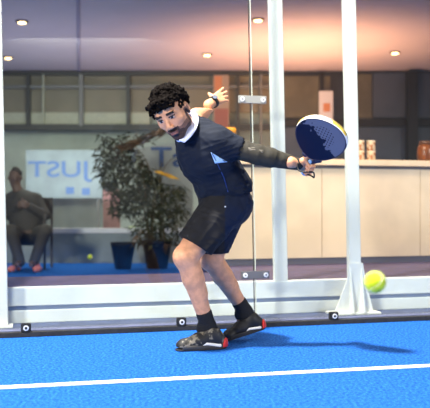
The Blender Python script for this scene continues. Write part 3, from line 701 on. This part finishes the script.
# shorts
fq = Field((-.3, -.42, .45), (.35, .42, .95), .005)
fq.cone(LJ(223, 194, 4.30), LJ(226, 204, 4.32), .140, .146, .03); fq.ell(LJ(234, 203, 4.34), (.098, .14, .105), .04)
fq.cone(hipN, hipN+(knN-hipN)*.80, .125, .100, .03); fq.cone(hipF, hipF+(knF-hipF)*.84, .115, .080, .02)
fq.warp(lambda X, Y, Z: creases(X, Y, Z, (.6, 0, .8), 24, .005)+creases(X, Y, Z, (.9, 0, -.3), 36, .003))
for h, k_, a, b in ((hipN, knN, .74, .098), (hipF, knF, .80, .09)):
    d_ = nrm(k_-h); 
hemN = LJ(195, 245, 4.1)
def cutleg():
    g = np.meshgrid(*[(np.arange(m)*fq.h+l).astype(np.float32) for m, l in zip(fq.n, fq.lo)], indexing='ij')
    d1 = nrm(LJ(183, 254, 4.05)-LJ(200, 226, 4.17)); p1 = LJ(195, 245, 4.1); c1 = (g[0]-p1[0])*d1[0]+(g[1]-p1[1])*d1[1]*.2+(g[2]-p1[2])*d1[2]
    fq.F = np.maximum(fq.F, c1.astype(np.float32))
cutleg(); fq.cut(LJ(212, 254, 4.3), (0, 0, -1))
def spick(c):
    px = c[:, 0]; pz = c[:, 2]; return ((px > .055) & (c[:, 1] > -.5)).astype(int)
SH = smesh('shorts', fq.mesh(), [SHORT, SHN], root, spick)
def on_shorts(px, py, off=-.003):
    for Zt in np.arange(3.8, 4.5, .002):
        p = LJ(px, py, Zt); i = np.round((p-fq.lo)/fq.h).astype(int)
        if np.all(i >= 0) and np.all(i < fq.n) and fq.F[tuple(i)] < 0: return LJ(px, py, Zt+off)
    return LJ(px, py, 4.1)
o = patch('logo', [(224.5, 206), (226, 206), (226, 207.3), (224.5, 207.3)], mat('logo_white', (230, 232, 236), .6), SH, 2, on_shorts); o['label'] = 'tiny white logo'

# compression sleeve on the racket arm
fv = Field(shN-.1, wrN+np.array([.1, .15, .12]), .004)
fv.lo[2] = min(shN[2], wrN[2])-.12; fv = Field((shN[0]-.02, -.45, wrN[2]-.12), (wrN[0]+.06, .1, shN[2]+.12), .004)
a0 = shN+(elN-shN)*.35
fv.cone(a0, elN, .060, .053, .01); fv.cone(elN, elN+(wrN-elN)*.3, .052, .052, .015); fv.cone(elN+(wrN-elN)*.3, wrN-nrm(wrN-elN)*.004, .052, .034, .015)
fv.warp(lambda X, Y, Z: creases(X, Y, Z, (.2, 0, 1), 30, .002))
SV = smesh('arm_sleeve', fv.mesh(), SLV, root)
def on_sleeve(px, py, off=-.002):
    for Zt in np.arange(3.9, 4.3, .002):
        p = LJ(px, py, Zt); i = np.round((p-fv.lo)/fv.h).astype(int)
        if np.all(i >= 0) and np.all(i < fv.n) and fv.F[tuple(i)] < 0: return LJ(px, py, Zt+off)
    return LJ(px, py, 4.1)
o = patch('sleeve_print', [(248, 147.5), (255, 147.5), (256, 151.5), (249, 151)], mat('print_grey', (104, 98, 86), .6), SV, 4, on_sleeve); o['label'] = 'grey print'
o = patch('sleeve_print', [(258, 149.5), (264, 150), (263.5, 153), (258, 152)], mat('print_grey2', (104, 98, 86), .6), SV, 4, on_sleeve); o['label'] = 'grey print'

# wristwatch
wd = nrm(wrF-elF); wc = wrF-wd*.012
r = bpy.data.objects.new('wristwatch', None); C.objects.link(r); r.parent = root; r.location = wc
bm = bmesh.new(); pa = nrm(np.cross(wd, (0, 0, 1))); pb = np.cross(wd, pa)
n_ = 28; prof = [(.0345, -.011), (.0365, -.009), (.0365, .009), (.0345, .011), (.029, .011), (.029, -.011)]
rings = [[bm.verts.new(wd*h_+(pa*math.cos(2*math.pi*i/n_)+pb*math.sin(2*math.pi*i/n_))*q) for q, h_ in prof] for i in range(n_)]
for i in range(n_):
    for j in range(6): bm.faces.new((rings[i][j], rings[(i+1) % n_][j], rings[(i+1) % n_][(j+1) % 6], rings[i][(j+1) % 6]))
obj('strap', bm, M['black'], r, True)
fd_ = nrm(np.array([.1, -.9, .45])-wd*np.dot(wd, (.1, -.9, .45)))
bm = bmesh.new(); cyl(bm, Vector(fd_*.031), Vector(fd_*.043), .017, n=24); obj('case', bm, mat('watch_case', (30, 32, 36), .3, .3), r)
bm = bmesh.new(); cyl(bm, Vector(fd_*.0432), Vector(fd_*.0442), .014, n=24); obj('dial', bm, mat('watch_dial', (96, 104, 120), .15), r)

# socks and shoes
def sock(an, kn, up, foot):
    f = Field(an-.16, an+.2, .004); d_ = nrm(kn-an)
    f.cone(an-d_*.02, an+d_*up, .043, .045, .01); f.cone(an, an+foot*.03, .042, .04, .02); f.warp(lambda X, Y, Z: .0012*np.sin(500*((X*d_[0]+Y*d_[1]+Z*d_[2]))))
    return smesh('sock', f.mesh(), SOCK, root)
camo = mat('shoe_camo', (24, 24, 24), .6, col2=(128, 120, 104), nscale=34, lohi=(.50, .60)); sblack = mat('shoe_black', (20, 20, 22), .6, noise=.3, nscale=30); swhite = mat('shoe_white', (236, 234, 228), .5); sred = mat('shoe_red', (206, 36, 30), .5); sole = mat('shoe_sole', (40, 40, 42), .7)
lace = mat('lace_dark', (46, 46, 44), .8)
def shoe(heel, toe, upv, up_mat, up_label, dark_tongue):
    heel = heel-RT; toe = toe-RT; L = np.linalg.norm(toe-heel); X = (toe-heel)/L; Zv = nrm(upv-X*np.dot(upv, X)); Y = np.cross(Zv, X); Rm = np.array([X, Y, Zv])
    r = bpy.data.objects.new('shoe', None); C.objects.link(r); r.parent = root; r.location = heel
    mt = Matrix((Vector(X), Vector(Y), Vector(Zv))).transposed(); r.rotation_euler = mt.to_euler()
    s = float(L/.30)
    def fld(h=.0034): return Field(np.array([-.04, -.08, -.02])*s, np.array([.34, .08, .17])*s, h)
    f = fld(); P = lambda *a: np.array(a)*s
    f.cone(P(.045, 0, .052), P(.078, 0, .092), .042*s, .044*s, .02); f.cone(P(.08, 0, .085), P(.15, 0, .060), .038*s, .036*s, .03); f.cone(P(.07, 0, .055), P(.16, 0, .048), .042*s, .040*s, .03); f.cone(P(.16, 0, .045), P(.245, .004, .034), .041*s, .036*s, .03); f.ell(P(.262, .004, .030), P(.036, .042, .028), .02)
    f.cone(P(.074, 0, .118), P(.085, 0, .18), .030*s, .034*s, .004, True)
    f.cut(P(0, 0, .022), (0, 0, -1)); o = smesh('upper', f.mesh(), up_mat, r); o['label'] = up_label
    f = fld(); f.cone(P(.04, 0, .024), P(.15, 0, .020), .046*s, .045*s, .02); f.cone(P(.15, 0, .020), P(.255, .004, .022), .045*s, .043*s, .02); f.cut(P(0, 0, .030), (0, 0, 1)); f.cut(P(0, 0, .010), (0, 0, -1)); f.cut(P(.275, 0, 0), (1, 0, .4))
    smesh('midsole', f.mesh(), sole if dark_tongue else mat('midsole_mix', (60, 58, 56), .6), r)
    f = fld(); f.cone(P(.04, 0, .018), P(.15, 0, .016), .045*s, .043*s, .02); f.cone(P(.15, 0, .016), P(.262, .004, .020), .043*s, .042*s, .02); f.cut(P(0, 0, .0105), (0, 0, 1)); f.cut(P(0, 0, 0), (0, 0, -1)); smesh('outsole', f.mesh(), sole, r)
    f = fld(.003); f.cone(P(.036, 0, .034), P(.034, 0, .040), .046*s, .046*s, .01); f.cone(P(.036, 0, .02), P(.05, 0, .02), .048*s, .046*s, .01); f.cut(P(.034, 0, 0), (1, 0, .3)); f.cut(P(0, 0, .012), (0, 0, -1)); f.cut(P(0, 0, .06), (0, 0, 1)); smesh('heel_cap', f.mesh(), sred, r)
    for sgn in (-1, 1):
        f = fld(.0028); f.cone(P(.045, sgn*.040, .024), P(.125, sgn*.041, .038), .0100*s, .0085*s, .004); f.cone(P(.125, sgn*.041, .038), P(.175, sgn*.039, .024), .0085*s, .006*s, .004); smesh('stripe', f.mesh(), swhite, r)
    bm = bmesh.new()
    for i in range(5):
        x = .112+i*.022; z = .108-i*.0085
        tube(bm, [Vector(P(x, -.030, z-.016)), Vector(P(x+.006, -.012, z-.003)), Vector(P(x+.01, .012, z-.003)), Vector(P(x+.016, .030, z-.016))], .0032*s, 6)
    tube(bm, spline([P(.105, -.01, .095), P(.09, -.035, .10), P(.105, -.05, .085), P(.12, -.03, .09)], 4), .0028*s, 6)
    obj('laces', bm, lace, r, True)
    f = fld(); f.cone(P(.135, 0, .070), P(.114, 0, .116), .024*s, .020*s, .01); f.cut(P(.1, 0, .128), (0, 0, 1)); smesh('tongue', f.mesh(), sblack, r)
sock(anN, knN, .085, nrm((-1, -.1, -.2))); sock(anF, knF, .07, nrm((-.85, -.1, -.45)))
hN = J(225.5, 349, 4.22); hN[2] = 0.001; tN = J(175.5, 351.5, 4.14); tN[2] = 0.001
shoe(hN, tN, np.array([0, 0, 1.]), camo, 'grey and black camouflage upper', False)
hF = J(264.5, 328, 4.51); tF = J(223.5, 342, 4.42); tF[2] = .002
shoe(hF, tF, np.array([0, 0, 1.]), sblack, 'black upper', True)

# ------------------------------------------------------------------ racket
rk = thing('padel_racket', 'navy padel racket with a white and yellow rim held out to the right', 'racket', tuple(RC))
mt = Matrix((Vector(RB), Vector(RA), Vector(np.cross(RB, RA)))).transposed(); rk.rotation_euler = mt.to_euler()     # local: x width, y length, z normal
fsgn = 1 if np.cross(RB, RA)[1] < 0 else -1
def outl(sc, n=96):
    pts = []
    for i in range(n):
        a = 2*math.pi*i/n; x = math.cos(a); y = math.sin(a)
        wx = .141*(1+.10*y-.16*max(0, -y)**2); yy = .138*y if y > 0 else .158*y
        pts.append((x*wx*sc, yy*sc))
    return pts
fm = bpy.data.materials.new('racket_face'); fm.use_nodes = True; nt = fm.node_tree; b = nt.nodes['Principled BSDF']; b.inputs['Roughness'].default_value = .5; b.inputs['Specular IOR Level'].default_value = .2
tc = nt.nodes.new('ShaderNodeTexCoord'); sx = nt.nodes.new('ShaderNodeSeparateXYZ'); nt.links.new(tc.outputs['Object'], sx.inputs[0])
def mth(op, a, b_=None, c_=None):
    n = nt.nodes.new('ShaderNodeMath'); n.operation = op
    for i, v in enumerate((a, b_, c_)):
        if v is None: continue
        if isinstance(v, (int, float)): n.inputs[i].default_value = v
        else: nt.links.new(v, n.inputs[i])
    return n.outputs[0]
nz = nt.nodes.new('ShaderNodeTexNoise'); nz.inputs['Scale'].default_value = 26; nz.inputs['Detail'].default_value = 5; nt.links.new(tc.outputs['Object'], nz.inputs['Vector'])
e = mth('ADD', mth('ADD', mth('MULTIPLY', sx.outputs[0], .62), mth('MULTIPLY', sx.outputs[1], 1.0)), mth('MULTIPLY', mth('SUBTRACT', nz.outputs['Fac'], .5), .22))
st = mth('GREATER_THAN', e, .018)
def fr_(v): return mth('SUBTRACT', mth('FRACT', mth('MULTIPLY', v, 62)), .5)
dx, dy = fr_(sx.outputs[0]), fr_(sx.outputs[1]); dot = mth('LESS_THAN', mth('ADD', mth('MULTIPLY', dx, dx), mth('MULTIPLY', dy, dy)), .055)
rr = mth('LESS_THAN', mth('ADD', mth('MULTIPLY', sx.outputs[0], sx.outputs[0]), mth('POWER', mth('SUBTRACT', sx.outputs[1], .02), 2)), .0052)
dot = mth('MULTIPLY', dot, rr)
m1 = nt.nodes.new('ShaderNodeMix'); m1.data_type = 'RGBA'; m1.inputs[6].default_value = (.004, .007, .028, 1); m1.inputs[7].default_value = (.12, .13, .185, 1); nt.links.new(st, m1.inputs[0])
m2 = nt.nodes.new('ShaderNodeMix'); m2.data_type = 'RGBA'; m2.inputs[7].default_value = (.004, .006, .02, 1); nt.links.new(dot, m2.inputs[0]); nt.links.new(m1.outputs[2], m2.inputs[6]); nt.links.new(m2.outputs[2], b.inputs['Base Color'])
for zs, nm in ((1, 'face'), (-1, 'back_face')):
    bm = bmesh.new(); v = [bm.verts.new((x, y, zs*.0156)) for x, y in outl(.965)]; c0 = [bm.verts.new((x, y, zs*.004)) for x, y in outl(.965)]
    bm.faces.new(v); bm.faces.new(c0[::-1])
    for i in range(96): bm.faces.new((v[i], v[(i+1) % 96], c0[(i+1) % 96], c0[i]))
    obj(nm, bm, fm, rk)
rim_m = [mat('rim_white', (240, 240, 236), .4), mat('rim_yellow', (240, 204, 70), .4), mat('rim_navy', (24, 30, 58), .4)]
bm = bmesh.new(); secs = []; PR = [(.95, .0165), (.985, .0160), (1.0, .011), (1.004, .004), (1.004, -.004), (1.0, -.011), (.985, -.0160), (.95, -.0165)]
ol = outl(1.0); secs = [[bm.verts.new((x*s, y*s, z)) for s, z in PR] for x, y in ol]
for i in range(96):
    for j in range(8):
        f = bm.faces.new((secs[i][j], secs[(i+1) % 96][j], secs[(i+1) % 96][(j+1) % 8], secs[i][(j+1) % 8])); ang = 360*i/96; f.smooth = True
        jj = j if fsgn > 0 else 6-j
        if jj in (0, 7): f.material_index = 2
        elif jj == 1: f.material_index = 2 if not 20 < ang < 170 else 0
        elif jj in (4,): f.material_index = 2
        elif jj in (5, 6): f.material_index = 1 if (35 < ang < 85 or 120 < ang < 175 or 5 < ang < 20) else 0
        else: f.material_index = 1 if (40 < ang < 80 or 140 < ang < 176) else 0
        if 190 < ang < 350: f.material_index = 2
obj('rim', bm, rim_m, rk)
bm = bmesh.new()
for s in (-1, 1): tube(bm, [(s*.05, -.150, 0), (s*.028, -.172, 0), (s*.012, -.192, 0)], [.013, .012, .012], 10)
obj('throat', bm, mat('throat_navy', (20, 30, 62), .35), rk, True)
gbm = bmesh.new(); cyl(gbm, (0, -.285, 0), (0, -.180, 0), .0165, .0150, n=8); obj('grip', gbm, mat('grip_blue', (148, 186, 226), .6, noise=.06, nscale=60), rk, True)
gbm = bmesh.new(); cyl(gbm, (0, -.293, 0), (0, -.283, 0), .020, .018, n=16); obj('butt_cap', gbm, mat('cap_blue', (120, 160, 214), .5), rk)
mi = np.array([RB, RA, np.cross(RB, RA)])
def rl(px, py, Z): return mi@(J(px, py, Z)-RC)
bm = bmesh.new(); tube(bm, spline([(0, -.29, 0), rl(311.5, 176, 4.1), rl(314, 177.5, 4.08), rl(313.5, 172.5, 4.06), rl(308, 172.2, 4.04), rl(301, 171.5, 4.05), rl(298, 169, 4.07), rl(297.5, 163, 4.075)], 6), .0042, 8)
obj('wrist_strap', bm, M['black'], rk, True)

# ------------------------------------------------------------------ lights, world, camera
def area(name, loc, tgt, e, size, col=(1, 1, 1)):
    l = bpy.data.lights.new(name, 'AREA'); l.energy = e; l.size = size; l.color = col; l.shape = 'DISK'
    o = bpy.data.objects.new(name, l); C.objects.link(o); o.location = loc
    o.rotation_euler = (Vector(tgt)-Vector(loc)).to_track_quat('-Z', 'Y').to_euler(); return o
area('court_lamp_key', (-1.4, 2.8, 7.0), (.1, 4.3, .4), 1750, .45, (1, .96, .9))
area('court_fill_left', (-5.2, -3.2, 3.6), (-.2, 5.0, 1.0), 900, 1.5, (1, .95, .87))  # unseen fill added at front left to brighten facade and player
area('court_fill_right', (9.4, -.7, 4.2), (.8, 5.0, 1.0), 520, 1.5, (1, .95, .88))  # unseen fill added far right to brighten the white facade
area('ceiling_fill_warm', J(300, 205, 11.4)+np.array([0, 0, .6]), J(300, 205, 11.9)+np.array([0, 0, 2.5]), 135, 2.6, (1, .50, .26)).data.spread = 2.3  # unseen uplight added to turn the right of the ceiling orange
area('counter_fill', W(U(340, 5.5), 5.5, 2.85), W(U(340, 6.5), 6.5, .6), 75, .8, (1, .80, .60))  # unseen warm fill added to brighten the counter front
area('ceiling_fill_cool', (-2.4, 11.4, .8), (-2.4, 11.6, 3.3), 45, 3.0, (.84, .80, 1))  # unseen cool uplight added to tint the left ceiling lavender
area('room_fill', (-2.0, 11.0, 3.2), (-2.0, 12.5, 0), 135, 2.0, (.93, 1, .88))  # unseen fill added to brighten the left of the room
w = bpy.data.worlds.new('hall'); bpy.context.scene.world = w; w.use_nodes = True
bgn = w.node_tree.nodes['Background']; bgn.inputs[0].default_value = (.86, .88, 1.0, 1); bgn.inputs[1].default_value = .30
cam = bpy.data.cameras.new('camera'); co = bpy.data.objects.new('camera', cam); C.objects.link(co)
cam.sensor_fit = 'HORIZONTAL'; cam.sensor_width = 36; cam.lens = 36*FPX/430; co.location = (0, 0, CAMH); co.rotation_euler = (math.pi/2, 0, 0); cam.shift_y = 1/430
cam.dof.use_dof = True; cam.dof.focus_distance = 4.15; cam.dof.aperture_fstop = 2.4
bpy.context.scene.camera = co
vs = bpy.context.scene.view_settings; vs.view_transform = 'Standard'; vs.look = 'None'; vs.gamma = 1; vs.exposure = 0.0; vs.use_curve_mapping = False
